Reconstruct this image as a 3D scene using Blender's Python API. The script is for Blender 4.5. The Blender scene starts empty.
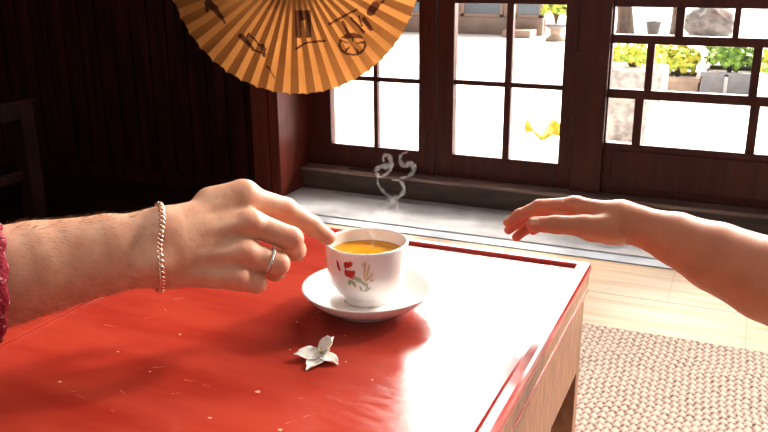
import bpy, bmesh, math, random
import numpy as np
from mathutils import Vector, Matrix, Euler

random.seed(7)
rng = np.random.default_rng(5)
S = bpy.context.scene
COL = S.collection

# ------------------------------------------------------------------ camera
FPX, PITCH, YAW, ROLL = 825.0, math.radians(17.4), math.radians(-23.97), math.radians(-0.41)
CAM = np.array([0.0, 0.0, 0.736])
_cy, _sy = math.cos(YAW), math.sin(YAW)
FW = np.array([_sy*math.cos(PITCH), _cy*math.cos(PITCH), -math.sin(PITCH)])
_r = np.array([_cy, -_sy, 0.0]); _u = np.cross(_r, FW)
RT = _r*math.cos(ROLL) + _u*math.sin(ROLL)
UP = -_r*math.sin(ROLL) + _u*math.cos(ROLL)
cam_data = bpy.data.cameras.new('camera')
cam = bpy.data.objects.new('camera', cam_data); COL.objects.link(cam)
cam_data.sensor_width = 36.0; cam_data.lens = FPX*36/768; cam_data.clip_start = 0.02
m = Matrix.Identity(4)
for i in range(3):
    m[i][0], m[i][1], m[i][2], m[i][3] = RT[i], UP[i], -FW[i], CAM[i]
cam.matrix_world = m
S.camera = cam

def ray(x, y): return FW + (x-384)/FPX*RT - (y-216)/FPX*UP
def at(x, y, d): return CAM + ray(x, y)*d                      # point at depth d
def on_z(x, y, z): r = ray(x, y); return CAM + r*((z-CAM[2])/r[2])
def on_y(x, y, Y): r = ray(x, y); return CAM + r*(Y/r[1])

# ------------------------------------------------------------------ world, sun, exposure
SKY_BASE, SKY_GLOW = 0.50, 24.0
w = bpy.data.worlds.new('sky'); S.world = w; w.use_nodes = True
nt = w.node_tree; nt.nodes.clear()
def wn(t): return nt.nodes.new(t)
tc = wn('ShaderNodeTexCoord')
dotn = wn('ShaderNodeVectorMath'); dotn.operation = 'DOT_PRODUCT'
gd = Vector((-0.15, 0.88, 0.45)).normalized(); dotn.inputs[1].default_value = gd
nt.links.new(tc.outputs['Generated'], dotn.inputs[0])
mr = wn('ShaderNodeMapRange'); mr.interpolation_type = 'SMOOTHSTEP'
mr.inputs['From Min'].default_value = 0.35; mr.inputs['From Max'].default_value = 0.95
mr.inputs['To Min'].default_value = SKY_BASE; mr.inputs['To Max'].default_value = SKY_GLOW
nt.links.new(dotn.outputs['Value'], mr.inputs['Value'])
bg = wn('ShaderNodeBackground'); bg.inputs['Color'].default_value = (1.0, 0.92, 0.84, 1)
nt.links.new(mr.outputs['Result'], bg.inputs['Strength'])
wo = wn('ShaderNodeOutputWorld'); nt.links.new(bg.outputs[0], wo.inputs[0])

SUN_AZ, SUN_EL, SUN_E = math.radians(37), math.radians(31.5), 9.5
sd = Vector((math.sin(SUN_AZ)*math.cos(SUN_EL), math.cos(SUN_AZ)*math.cos(SUN_EL), math.sin(SUN_EL)))
sl = bpy.data.lights.new('sun', 'SUN'); sl.energy = SUN_E; sl.angle = math.radians(9); sl.color = (1.0, 0.93, 0.82)
so = bpy.data.objects.new('sun', sl); COL.objects.link(so)
so.rotation_euler = sd.to_track_quat('Z', 'Y').to_euler(); so.location = (3, 4, 3)

S.view_settings.view_transform = 'Standard'; S.view_settings.look = 'None'
S.view_settings.exposure = 0.0; S.view_settings.gamma = 1.0; S.view_settings.use_curve_mapping = False

# ------------------------------------------------------------------ materials
MATS = {}
def mat(name, col=(.5, .5, .5), rough=.5, spec=.5, noise=None, bump=None, metal=0, coat=0, sss=0, rough_noise=None, trans=0):
    """noise=(colour2, scale xyz, lo, hi)   bump=(scale xyz, strength, distance)"""
    if name in MATS: return MATS[name]
    M = bpy.data.materials.new(name); M.use_nodes = True; MATS[name] = M
    t = M.node_tree; b = t.nodes['Principled BSDF']
    b.inputs['Base Color'].default_value = (*col, 1); b.inputs['Roughness'].default_value = rough
    b.inputs['Specular IOR Level'].default_value = spec; b.inputs['Metallic'].default_value = metal
    if coat: b.inputs['Coat Weight'].default_value = coat; b.inputs['Coat Roughness'].default_value = .06
    if sss:
        b.inputs['Subsurface Weight'].default_value = sss
        b.inputs['Subsurface Radius'].default_value = (1, .3, .15); b.inputs['Subsurface Scale'].default_value = .006
    co = t.nodes.new('ShaderNodeTexCoord')
    def ntex(scale, detail=4):
        mp = t.nodes.new('ShaderNodeMapping'); mp.inputs['Scale'].default_value = scale
        t.links.new(co.outputs['Object'], mp.inputs['Vector'])
        n = t.nodes.new('ShaderNodeTexNoise'); n.inputs['Scale'].default_value = 1; n.inputs['Detail'].default_value = detail
        t.links.new(mp.outputs[0], n.inputs['Vector']); return n
    if noise:
        c2, sc, lo, hi = noise
        n = ntex(sc); r = t.nodes.new('ShaderNodeMapRange'); r.inputs['From Min'].default_value = lo; r.inputs['From Max'].default_value = hi
        t.links.new(n.outputs['Fac'], r.inputs['Value'])
        mx = t.nodes.new('ShaderNodeMix'); mx.data_type = 'RGBA'
        mx.inputs[6].default_value = (*col, 1); mx.inputs[7].default_value = (*c2, 1)
        t.links.new(r.outputs[0], mx.inputs[0]); t.links.new(mx.outputs[2], b.inputs['Base Color'])
    if bump:
        sc, st, di = bump
        n = ntex(sc); bp = t.nodes.new('ShaderNodeBump'); bp.inputs['Strength'].default_value = st; bp.inputs['Distance'].default_value = di
        t.links.new(n.outputs['Fac'], bp.inputs['Height']); t.links.new(bp.outputs[0], b.inputs['Normal'])
    if rough_noise:
        sc, lo, hi = rough_noise
        n = ntex(sc); r = t.nodes.new('ShaderNodeMapRange'); r.inputs['From Min'].default_value = .3; r.inputs['From Max'].default_value = .7
        r.inputs['To Min'].default_value = lo; r.inputs['To Max'].default_value = hi
        t.links.new(n.outputs['Fac'], r.inputs['Value']); t.links.new(r.outputs[0], b.inputs['Roughness'])
    return M

def sheer(name, col, glossy, rough=.02, tint=(1, 1, 1), facing=None):
    """clear sheet: mostly see-through, part glossy or scattering"""
    M = bpy.data.materials.new(name); M.use_nodes = True; MATS[name] = M
    t = M.node_tree; t.nodes.clear()
    o = t.nodes.new('ShaderNodeOutputMaterial'); tr = t.nodes.new('ShaderNodeBsdfTransparent'); tr.inputs[0].default_value = (*tint, 1)
    mx = t.nodes.new('ShaderNodeMixShader')
    if facing is None:
        g = t.nodes.new('ShaderNodeBsdfGlossy'); g.inputs[0].default_value = (*col, 1); g.inputs['Roughness'].default_value = rough
        fr = t.nodes.new('ShaderNodeFresnel'); fr.inputs[0].default_value = glossy
        t.links.new(fr.outputs[0], mx.inputs[0])
    else:
        g = t.nodes.new('ShaderNodeBsdfTranslucent'); g.inputs[0].default_value = (*col, 1)
        d = t.nodes.new('ShaderNodeBsdfDiffuse'); d.inputs[0].default_value = (*col, 1)
        m2 = t.nodes.new('ShaderNodeMixShader'); m2.inputs[0].default_value = .5
        t.links.new(g.outputs[0], m2.inputs[1]); t.links.new(d.outputs[0], m2.inputs[2]); g = m2
        lw = t.nodes.new('ShaderNodeLayerWeight'); lw.inputs[0].default_value = .5
        co = t.nodes.new('ShaderNodeTexCoord'); n = t.nodes.new('ShaderNodeTexNoise'); n.inputs['Scale'].default_value = 60
        t.links.new(co.outputs['Object'], n.inputs['Vector'])
        ml = t.nodes.new('ShaderNodeMath'); ml.operation = 'MULTIPLY'
        inv = t.nodes.new('ShaderNodeMath'); inv.operation = 'MULTIPLY_ADD'; inv.inputs[1].default_value = -facing; inv.inputs[2].default_value = facing
        t.links.new(lw.outputs['Facing'], inv.inputs[0]); t.links.new(inv.outputs[0], ml.inputs[0]); t.links.new(n.outputs['Fac'], ml.inputs[1])
        t.links.new(ml.outputs[0], mx.inputs[0])
    t.links.new(tr.outputs[0], mx.inputs[1]); t.links.new(g.outputs[0], mx.inputs[2]); t.links.new(mx.outputs[0], o.inputs[0])
    return M

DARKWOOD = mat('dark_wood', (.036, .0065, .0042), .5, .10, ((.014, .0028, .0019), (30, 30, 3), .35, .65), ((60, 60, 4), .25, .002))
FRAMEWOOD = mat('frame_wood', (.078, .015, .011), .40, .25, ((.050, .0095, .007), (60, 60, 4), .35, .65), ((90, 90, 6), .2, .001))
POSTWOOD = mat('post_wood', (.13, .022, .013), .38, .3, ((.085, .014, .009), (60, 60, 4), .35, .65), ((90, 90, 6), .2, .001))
SILLWOOD = mat('sill_wood', (.085, .050, .036), .42, .4, ((.045, .026, .019), (8, 40, 60), .35, .65), ((12, 60, 60), .2, .001))
STONE = mat('grey_stone', (.66, .65, .66), .6, .3, ((.50, .50, .52), (14, 22, 14), .4, .65), ((40, 40, 40), .15, .002))
TRACK = mat('blue_grey_metal', (.52, .56, .63), .4, .5, ((.40, .44, .50), (6, 60, 60), .35, .65))
DARKGAP = mat('dark_gap', (.02, .017, .016), .6)
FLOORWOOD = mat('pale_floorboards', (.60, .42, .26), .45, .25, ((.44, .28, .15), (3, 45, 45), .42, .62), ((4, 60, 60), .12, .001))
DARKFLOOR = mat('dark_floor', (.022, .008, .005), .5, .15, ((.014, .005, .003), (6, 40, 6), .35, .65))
PLASTER = mat('plaster', (.30, .24, .2), .8, .2)
GLASS = sheer('window_glass', (1, 1, 1), 1.35, .01)
LACQUER = mat('red_lacquer', (.36, .038, .021), .14, .5, ((.28, .022, .012), (7, 26, 9), .38, .68), ((160, 420, 160), .10, .0005), rough_noise=((45, 160, 45), .09, .25))
LACQDARK = mat('brown_lacquer', (.33, .145, .065), .34, .35, ((.20, .075, .032), (40, 90, 28), .35, .65), ((20, 120, 45), .5, .0015))
LACQRIM = mat('rim_lacquer', (.40, .022, .016), .14, .4)
PORC = mat('white_porcelain', (.84, .80, .78), .12, .5, coat=.4, sss=.05)
METAL_PINK = mat('rose_gold', (.80, .55, .42), .25, .5, metal=1)
SILVER = mat('silver', (.82, .80, .78), .22, .5, metal=1)
BRASS = mat('worn_brass', (.70, .45, .20), .35, .5, metal=1)

# ------------------------------------------------------------------ mesh helpers
def link(o, parent=None):
    COL.objects.link(o)
    if parent is not None: o.parent = parent
    return o
def mesh_obj(name, verts, faces, material=None, parent=None, smooth=False, loc=None):
    me = bpy.data.meshes.new(name); me.from_pydata([tuple(map(float, v)) for v in verts], [], faces); me.update()
    o = bpy.data.objects.new(name, me)
    if material is not None:
        for mm in (material if isinstance(material, (list, tuple)) else [material]): me.materials.append(mm)
    if smooth: me.polygons.foreach_set('use_smooth', [True]*len(me.polygons))
    if loc is not None: o.location = loc
    return link(o, parent)
def bm_obj(name, bm, material, parent=None, smooth=False, bevel=0, seg=2):
    if bevel:
        bmesh.ops.bevel(bm, geom=[e for e in bm.edges], offset=bevel, segments=seg, affect='EDGES', profile=.6)
    bmesh.ops.recalc_face_normals(bm, faces=bm.faces)
    me = bpy.data.meshes.new(name); bm.to_mesh(me); bm.free()
    for mm in (material if isinstance(material, (list, tuple)) else [material]): me.materials.append(mm)
    if smooth: me.polygons.foreach_set('use_smooth', [True]*len(me.polygons))
    return link(bpy.data.objects.new(name, me), parent)
def add_box(bm, x0, x1, y0, y1, z0, z1):
    vs = [bm.verts.new(p) for p in ((x0,y0,z0),(x1,y0,z0),(x1,y1,z0),(x0,y1,z0),(x0,y0,z1),(x1,y0,z1),(x1,y1,z1),(x0,y1,z1))]
    for f in ((0,3,2,1),(4,5,6,7),(0,1,5,4),(1,2,6,5),(2,3,7,6),(3,0,4,7)): bm.faces.new([vs[i] for i in f])
def box(name, b, material, parent=None, bevel=0):
    bm = bmesh.new(); add_box(bm, *b); return bm_obj(name, bm, material, parent, bevel=bevel)
def boxes(name, bl, material, parent=None, bevel=0):
    bm = bmesh.new()
    for b in bl: add_box(bm, *b)
    return bm_obj(name, bm, material, parent, bevel=bevel)
def empty(name, loc):
    o = bpy.data.objects.new(name, None); o.location = loc; o.empty_display_size = .02; COL.objects.link(o); return o
def keep(o, root):                       # parent without moving
    o.parent = root; o.matrix_parent_inverse = Matrix.Translation(root.location).inverted(); return o
def tag(o, label, cat, group=None, kind=None):
    o['label'] = label; o['category'] = cat
    if group: o['group'] = group
    if kind: o['kind'] = kind
    return o
def structure(o, label, cat):
    return tag(o, label, cat, kind='structure')
def lathe(name, prof, material, parent=None, n=96, center=(0,0,0)):
    vs, fs = [], []
    for r, z in prof:
        for k in range(n):
            a = 2*math.pi*k/n; vs.append((center[0]+r*math.cos(a), center[1]+r*math.sin(a), center[2]+z))
    for i in range(len(prof)-1):
        for k in range(n):
            k2 = (k+1) % n; fs.append((i*n+k, i*n+k2, (i+1)*n+k2, (i+1)*n+k))
    vs.append((center[0], center[1], center[2]+prof[0][1])); c0 = len(vs)-1
    vs.append((center[0], center[1], center[2]+prof[-1][1])); c1 = len(vs)-1
    for k in range(n):
        fs.append((c0, (k+1) % n, k)); b = (len(prof)-1)*n; fs.append((c1, b+k, b+(k+1) % n))
    return mesh_obj(name, vs, fs, material, parent, smooth=True)
def tube(pts, rad, n=8, closed=False):
    """verts, faces of a tube through pts; rad scalar or list"""
    pts = [Vector(p) for p in pts]; N = len(pts)
    if not hasattr(rad, '__len__'): rad = [rad]*N
    vs, fs = [], []; ref = None
    for i, p in enumerate(pts):
        a = pts[(i-1) % N] if (closed or i > 0) else p; b = pts[(i+1) % N] if (closed or i < N-1) else p
        t = (b-a).normalized()
        if ref is None: ref = t.orthogonal().normalized()
        ref = (ref - t*ref.dot(t)).normalized(); bi = t.cross(ref)
        for k in range(n):
            an = 2*math.pi*k/n; vs.append(p + (ref*math.cos(an)+bi*math.sin(an))*rad[i])
    for i in range(N if closed else N-1):
        j = (i+1) % N
        for k in range(n): fs.append((i*n+k, i*n+(k+1) % n, j*n+(k+1) % n, j*n+k))
    if not closed:
        fs.append(tuple(range(n-1, -1, -1))); fs.append(tuple((N-1)*n+k for k in range(n)))
    return vs, fs
def merge(parts):
    vs, fs = [], []
    for v, f in parts:
        o = len(vs); vs += list(v); fs += [tuple(i+o for i in q) for q in f]
    return vs, fs

# ------------------------------------------------------------------ the room
WY = 2.38                                    # plane of the window fronts
WX = -1.33                                   # reveal at the left of the window bay
def wall_struct(name, bl, m, label, cat='wall', bevel=0):
    return structure(boxes(name, bl, m, bevel=bevel), label, cat)

# floors
wall_struct('floor', [(-1.33, 1.3, 1.612, 2.012, -.03, 0)], FLOORWOOD, 'pale sunlit floorboards between straw mat and window threshold', 'floor')
# board joints of the strip of floorboards
bm = bmesh.new()
for y in (1.80,): add_box(bm, -1.4, 1.3, y, y+.0012, -.001, .0004)
for x, y0, y1 in ((-.115, 1.80, 2.012), (.05, 1.612, 1.80), (-.62, 1.612, 1.80)): add_box(bm, x, x+.0012, y0, y1, -.001, .0004)
jo = bm_obj('board_joints', bm, mat('joint', (.25, .15, .08), .6), S.objects['floor'])
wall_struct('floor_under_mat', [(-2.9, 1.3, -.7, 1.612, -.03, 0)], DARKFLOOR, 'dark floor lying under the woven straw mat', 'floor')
wall_struct('trim_1', [(-1.33, 1.3, 2.018, 2.066, -.03, .002)], TRACK, 'blue grey metal threshold strip along the stone slab', 'threshold')
wall_struct('trim_2', [(-1.33, 1.3, 2.012, 2.018, -.03, -.002), (-1.33, 1.3, 2.066, 2.074, -.03, -.002)], DARKGAP, 'dark grooves on both edges of the threshold strip', 'groove')
wall_struct('trim_3', [(-1.36, 1.3, 2.074, 2.40, -.03, .004)], STONE, 'grey stone slab under the window sill', 'slab', bevel=.001)
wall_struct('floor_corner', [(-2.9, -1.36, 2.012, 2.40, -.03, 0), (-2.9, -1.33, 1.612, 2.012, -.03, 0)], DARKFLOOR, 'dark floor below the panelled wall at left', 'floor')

# left panelled wall, narrow boards with grooves
PW = .036
bl, x = [], -3.0
while x < -1.44:
    d = .006 if int(round((x+3)/PW)) % 2 else 0
    bl.append((x+.0015, x+PW-.0015, 2.19+d, 2.23, 0, 2.4)); x += PW
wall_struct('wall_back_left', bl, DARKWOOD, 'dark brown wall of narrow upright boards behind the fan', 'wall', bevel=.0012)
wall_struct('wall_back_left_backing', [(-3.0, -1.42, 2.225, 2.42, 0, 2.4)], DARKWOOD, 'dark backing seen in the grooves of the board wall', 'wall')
wall_struct('baseboard_left', [(-3.0, -1.44, 2.172, 2.188, 0, .05)], DARKWOOD, 'dark skirting board under the board wall', 'baseboard', bevel=.002)
wall_struct('trim_4', [(-1.425, -1.392, 2.182, 2.42, 0, 2.4), (-1.390, -1.366, 2.176, 2.42, 0, 2.4), (-1.364, WX, 2.187, 2.44, .004, 2.4)], POSTWOOD, 'reddish corner post between board wall and left window', 'post', bevel=.003)
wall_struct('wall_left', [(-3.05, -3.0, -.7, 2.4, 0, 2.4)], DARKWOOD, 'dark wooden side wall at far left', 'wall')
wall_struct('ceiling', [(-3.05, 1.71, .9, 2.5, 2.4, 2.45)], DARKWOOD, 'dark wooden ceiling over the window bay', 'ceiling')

wall_struct('added_wall_right', [(1.65, 1.71, -.2, 2.45, 0, 2.4)], DARKWOOD, 'unseen dark wooden side wall added at far right to cut fill light', 'wall')  # unseen wall, added to cut the fill light from the right
# wall above the low windows with unseen openings added for daylight
TX0, TX1, TZ0, TZ1 = -1.0, -.441, .74, 2.05
wall_struct('wall_back', [(WX, TX0, WY-.01, WY+.06, .70, 2.4), (TX1, -.433, WY-.01, WY+.06, TZ0, TZ1), (TX0, 1.65, WY-.01, WY+.06, TZ1, 2.4), (TX0, .26, WY-.01, WY+.06, .70, TZ0), (.20, .26, WY-.01, WY+.06, TZ0, TZ1), (.26, 1.65, WY-.01, WY+.06, 1.95, TZ1)],
            FRAMEWOOD, 'dark wooden wall above the low windows', 'wall')
wall_struct('wall_back_right', [(.20, .26, WY-.005, WY+.05, .06, .70), (.26, 1.65, WY-.005, WY+.05, 0, .16)], FRAMEWOOD, 'dark wooden wall right of the lattice window', 'wall')
w4 = structure(box('added_window_4', (TX0, TX1, WY+.02, WY+.024, TZ0, TZ1), GLASS), 'clear glass of an unseen transom added for daylight above the two casements', 'window')  # unseen transom, added to bring daylight and glare onto the table
w5 = structure(box('added_window_5', (-.433, .20, WY+.02, WY+.024, TZ0, TZ1), GLASS), 'clear glass of an unseen transom added for daylight above the lattice window', 'window')  # second unseen transom, added for more sky light on rim and arm
w6 = structure(box('added_window_6', (.26, 1.65, WY+.02, WY+.024, .16, 1.95), GLASS), 'unseen tall clear window added for sunlight beyond the lattice window', 'window')  # unseen window, added so the sun reaches mat, hands and cup
# head rail, posts
wall_struct('trim_5', [(WX, .20, WY-.012, WY+.05, .66, .70)], FRAMEWOOD, 'dark head rail above the windows', 'rail', bevel=.002)
wall_struct('trim_6', [(-.9115, -.8805, WY-.008, WY+.045, .072, .66)], FRAMEWOOD, 'dark slim post between the two casement windows', 'post', bevel=.002)
wall_struct('trim_7', [(-.4535, -.366, WY-.016, WY+.05, .072, .66)], FRAMEWOOD, 'broad dark post between casement and lattice window', 'post', bevel=.002)
# sill
sill = wall_struct('trim_8', [(WX, 1.3, 2.322, WY+.06, .014, .066), (WX, 1.3, 2.326, WY+.06, .004, .014)], SILLWOOD, 'dark brown window sill beam under a worn top board coloured paler as if lit', 'sill', bevel=.0012)

CAPM = mat('worn_lit_sill_edge', (.30, .20, .17), .30, .5, ((.14, .085, .07), (5, 60, 60), .4, .62))  # worn wood, with the light on the sill top put into its colour
wall_struct('trim_9', [(WX, 1.3, 2.317, WY+.06, .0662, .0762)], CAPM, 'worn top board of the window sill, coloured paler as if lit', 'sill', bevel=.0015)

def window(name, x0, x1, z0, z1, rows, label, mid_t=.03, fw=.02):
    """frame outline x0..x1, z0..z1; rows = list of (zlo, zhi, [pane spans])"""
    root = empty(name, ((x0+x1)/2, WY, z0)); structure(root, label, 'window')
    yb, yf = WY+.034, WY
    px0 = min(s[0] for r in rows for s in r[2]); px1 = max(s[1] for r in rows for s in r[2])
    pz0 = min(r[0] for r in rows); pz1 = max(r[1] for r in rows)
    for nm, b in (('stile', (x0, px0, yf, yb, z0, z1)), ('stile', (px1, x1, yf, yb, z0, z1)), ('bottom_rail', (px0, px1, yf, yb, z0, pz0)), ('top_rail', (px0, px1, yf, yb, pz1, z1))):
        keep(box(nm, b, FRAMEWOOD, bevel=.0025), root)
    rs = sorted(rows)
    for a, b in zip(rs, rs[1:]):
        keep(box('cross_rail', (px0, px1, yf+.004, yb-.006, a[1], b[0]), FRAMEWOOD, bevel=.0018), root)
    for lo, hi, sp in rs:
        for a, b in zip(sp, sp[1:]):
            keep(box('mullion', (a[1], b[0], yf+.005, yb-.007, lo-.001, hi+.001), FRAMEWOOD, bevel=.0018), root)
    keep(box('glass_pane', (px0-.004, px1+.004, WY+.016, WY+.0185, pz0-.004, pz1+.004), GLASS), root)
    return root
w1 = window('window_1', WX, -.9135, .076, .66, [(.150, .361, [(-1.247, -1.0945), (-1.0805, -.938)]), (.376, .607, [(-1.247, -1.0945), (-1.0805, -.938)])], 'left casement window of four panes behind the fan')
w2 = window('window_2', -.8785, -.4555, .076, .66, [(.150, .366, [(-.8245, -.667), (-.647, -.495)]), (.381, .606, [(-.8245, -.667), (-.647, -.495)])], 'middle casement window of four panes')
w3 = window('window_3', -.366, .20, .076, .66, [(.225, .353, [(-.361, -.290), (-.266, .007), (.031, .105)]), (.379, .505, [(-.361, -.269), (-.249, -.002), (.020, .105)]), (.529, .603, [(-.361, -.202), (-.180, -.058), (-.042, .105)])], 'lattice window of nine panes at the right')
keep(boxes('panel_bead', [(-.345, .09, WY-.006, WY+.004, .200, .206), (-.345, .09, WY-.006, WY+.004, .092, .098), (-.345, -.339, WY-.006, WY+.004, .098, .2), (.084, .09, WY-.006, WY+.004, .098, .2)], FRAMEWOOD, bevel=.0015), w3)
for z in (.17, .27, .455):
    keep(boxes('hinge', [(-.4585, -.4520, WY-.019, WY-.004, z-.022, z+.022)], mat('dark_iron', (.06, .03, .025), .4, metal=.5), bevel=.0015), w2)
for z in (.19, .52):
    keep(boxes('hinge', [(-.9160, -.9090, WY-.012, WY-.002, z-.02, z+.02)], MATS['dark_iron'], bevel=.0015), w1)
strip = tag(boxes('wood_strip', [(-1.165, -1.09, 2.340, 2.350, .0764, .0835)], SILLWOOD, bevel=.001), 'short thin dark strip lying on the sill below the left window', 'strip')

# ------------------------------------------------------------------ outside
GZ = -.02
wall_struct('ground', [(-14, 12, 2.44, 30, GZ-.1, GZ)], mat('pale_paving', (.72, .70, .68), .8, .2, ((.62, .60, .58), (3, 3, 3), .3, .7)), 'bright pale paving outside the windows', 'ground')

FACP = mat('pinkish_render', (.42, .27, .22), .8, .2, ((.38, .27, .23), (3, 3, 3), .3, .7))
FACG = mat('grey_base', (.36, .27, .24), .8, .2, ((.27, .20, .18), (5, 5, 5), .3, .7))
BLUEG = mat('blue_grey_shutter', (.16, .21, .27), .3, .5, ((.10, .13, .18), (2, 2, 14), .3, .7))
fy = 8.3
b = empty('house', (-3.2, fy, GZ)); tag(b, 'pinkish house front with blue grey windows across the paving', 'house')
keep(box('wall', (-9, -1.95, fy+.05, fy+.6, GZ, 1.1), FACP), b)
keep(box('base', (-9, -1.95, fy, fy+.1, GZ, .15), FACG, bevel=.01), b)
keep(box('step', (-2.28, -2.0, fy-.3, fy, GZ, .05), FACP, bevel=.01), b)
for x0, x1 in ((-3.95, -3.02), (-2.78, -2.40), (-2.22, -2.0)):
    f = keep(boxes('window_frame', [(x0-.03, x1+.03, fy+.02, fy+.06, .15, .18), (x0-.03, x0, fy+.02, fy+.06, .15, 1.0), (x1, x1+.03, fy+.02, fy+.06, .15, 1.0)], FACP), b)
    g = box('window_pane', (x0, x1, fy+.03, fy+.055, .18, 1.0), BLUEG, f)

def leafy(name, c, size, n, leaf, mats, label, cat='plant', group=None, stem=True):
    """bushy plant: curved pointed leaves scattered through a rounded crown"""
    root = empty(name, (c[0], c[1], c[2])); tag(root, label, cat, group)
    vs, fs, mi = [], [], []
    for i in range(n):
        d = rng.normal(size=3); d /= np.linalg.norm(d); d[2] = abs(d[2])*1.0-.15
        p = np.array(c) + np.array([0, 0, size[2]*.42]) + d*np.array(size)*.5*rng.uniform(.55, 1)**.5
        up = d + rng.normal(size=3)*.5; up /= np.linalg.norm(up)
        ax = np.cross(up, rng.normal(size=3)); ax /= np.linalg.norm(ax)
        sd_ = np.cross(up, ax); L = leaf*rng.uniform(.7, 1.3)
        k = len(vs)
        for t, wd, hh in ((0, .08, 0), (.35, .30, .08), (.7, .24, .06), (1, .0, -.12)):
            q = p + ax*L*t + up*L*hh
            vs += [q - sd_*L*wd, q + up*L*.04*(1 if wd else 0), q + sd_*L*wd]
        for a in range(3):
            for bb in range(2):
                fs.append((k+a*3+bb, k+a*3+bb+1, k+a*3+bb+4, k+a*3+bb+3)); mi.append(int(rng.integers(len(mats))))
    o = mesh_obj('leaves', vs, fs, mats, smooth=True); o.data.polygons.foreach_set('material_index', mi); keep(o, root)
    parts = []
    for i in range(6):
        a = i*1.05; e = np.array(c)+np.array([math.cos(a)*size[0]*.25, math.sin(a)*size[1]*.25, size[2]*.6])
        parts.append(tube([tuple(c), tuple((np.array(c)+e)/2+np.array([0, 0, size[2]*.1])), tuple(e)], [.008, .006, .003], 6))
    v, f = merge(parts); keep(mesh_obj('stems', v, f, mat('stem_brown', (.12, .09, .04), .7), smooth=True), root)
    return root
LG1 = mat('leaf_green', (.10, .22, .03), .5, .3); LG2 = mat('leaf_yellowgreen', (.50, .55, .06), .5, .3); LG3 = mat('leaf_yellow', (.72, .62, .10), .5, .3); LG4 = mat('leaf_mid', (.22, .38, .05), .5, .3)
for M in (LG1, LG2, LG3, LG4): M.node_tree.nodes['Principled BSDF'].inputs['Transmission Weight'].default_value = 0

def planter(name, x0, x1, y0, y1, z1, material, label, flare=.0, soil=True):
    root = empty(name, ((x0+x1)/2, (y0+y1)/2, GZ)); tag(root, label, 'planter')
    t = .022
    bm = bmesh.new()
    add_box(bm, x0, x1, y0, y0+t, GZ, z1); add_box(bm, x0, x1, y1-t, y1, GZ, z1); add_box(bm, x0, x0+t, y0+t, y1-t, GZ, z1); add_box(bm, x1-t, x1, y0+t, y1-t, GZ, z1)
    keep(bm_obj('box', bm, material, bevel=.003), root)
    keep(boxes('rim', [(x0-.008, x1+.008, y0-.008, y0+t, z1-.018, z1+.006), (x0-.008, x1+.008, y1-t, y1+.008, z1-.018, z1+.006), (x0-.008, x0+t, y0+t, y1-t, z1-.018, z1+.006), (x1-t, x1+.008, y0+t, y1-t, z1-.018, z1+.006)], material, bevel=.003), root)
    keep(box('soil', (x0+t, x1-t, y0+t, y1-t, GZ, z1-.02), mat('soil', (.06, .04, .03), .9)), root)
    return root
GREYP = mat('grey_concrete', (.25, .26, .28), .7, .3, ((.19, .20, .22), (20, 20, 20), .3, .7))
PINKP = mat('terracotta_stone', (.50, .38, .30), .8, .2, ((.36, .27, .22), (14, 14, 14), .35, .65))
SPECK = mat('speckled_stone', (.48, .44, .40), .8, .2, ((.26, .25, .24), (28, 28, 28), .42, .6), ((40, 40, 40), .4, .01))
planter('planter', -.245, .02, 4.80, 5.15, .130, GREYP, 'plain grey rectangular planter outside the lattice window')
keep(box('stripe', (-.13, -.112, 4.792, 4.80, GZ, .125), mat('pale_stripe', (.55, .56, .58), .6)), S.objects['planter'])
planter('planter', -.455, -.262, 4.86, 5.15, .085, PINKP, 'low pinkish stone planter left of the grey planter')
planter('planter', .10, .40, 4.70, 5.0, .140, GREYP, 'grey planter at the far right edge of the lattice window')
# stone pedestal trough close to the window
root = empty('stone_trough', (-.44, 3.6, GZ)); tag(root, 'speckled stone trough on a pedestal close outside the lattice window', 'trough')
keep(box('pedestal', (-.56, -.374, 3.5, 3.72, GZ, .17), SPECK, bevel=.008), root)
keep(boxes('basin', [(-.60, -.325, 3.47, 3.75, .17, .292)], SPECK, bevel=.010), root)
leafy('leafy_plant', (-.115, 4.97, .112), (.25, .28, .20), 420, .055, [LG1, LG4, LG4, LG1], 'dark green leafy plant in the plain grey planter')
leafy('leafy_plant', (-.385, 5.0, .067), (.20, .24, .21), 480, .055, [LG2, LG3, LG2, LG4], 'yellow green leafy plant in the low pinkish planter')
leafy('leafy_plant', (-.46, 3.61, .285), (.24, .2, .10), 150, .035, [LG2, LG3, LG4], 'small yellow green plant in the speckled stone trough')
leafy('hedge', (-.62, 5.5, GZ), (.52, .4, .26), 500, .06, [LG2, LG3, LG2, LG4], 'yellow green hedge behind the stone trough', 'hedge')
leafy('hedge', (.30, 5.7, GZ), (.6, .4, .27), 500, .06, [LG2, LG3, LG4, LG2], 'yellow green hedge at the right behind the planters', 'hedge')
leafy('shrub', (-1.72, 7.85, .135), (.26, .26, .30), 260, .06, [LG2, LG4, LG3], 'bright green shrub beside the house corner', 'shrub')
# things by the far edge of the paving
BARK = mat('bark', (.16, .12, .10), .9, .2, ((.09, .07, .06), (14, 14, 4), .35, .65), ((30, 30, 6), .6, .03))
def trunk(name, x, y, r, lean, h, label):
    root = empty(name, (x, y, GZ)); tag(root, label, 'tree')
    pts = [(x+lean*t*t, y, GZ+h*t) for t in np.linspace(0, 1, 10)]
    v, f = tube(pts, [r*(1.35-.5*t+.5*max(0, .2-t)*5*.4) for t in np.linspace(0, 1, 10)], 16); keep(mesh_obj('trunk', v, f, BARK, smooth=True), root)
    p2 = []
    for k in range(4):
        a = k*1.6; p2.append(tube([pts[-2], (pts[-2][0]+.2*math.cos(a), y+.2*math.sin(a), h*.98+.15), (pts[-2][0]+.45*math.cos(a), y+.45*math.sin(a), h+.42)], [r*.5, r*.35, r*.12], 8))
    v, f = merge(p2); keep(mesh_obj('branch', v, f, BARK, smooth=True), root)
    return root
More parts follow.
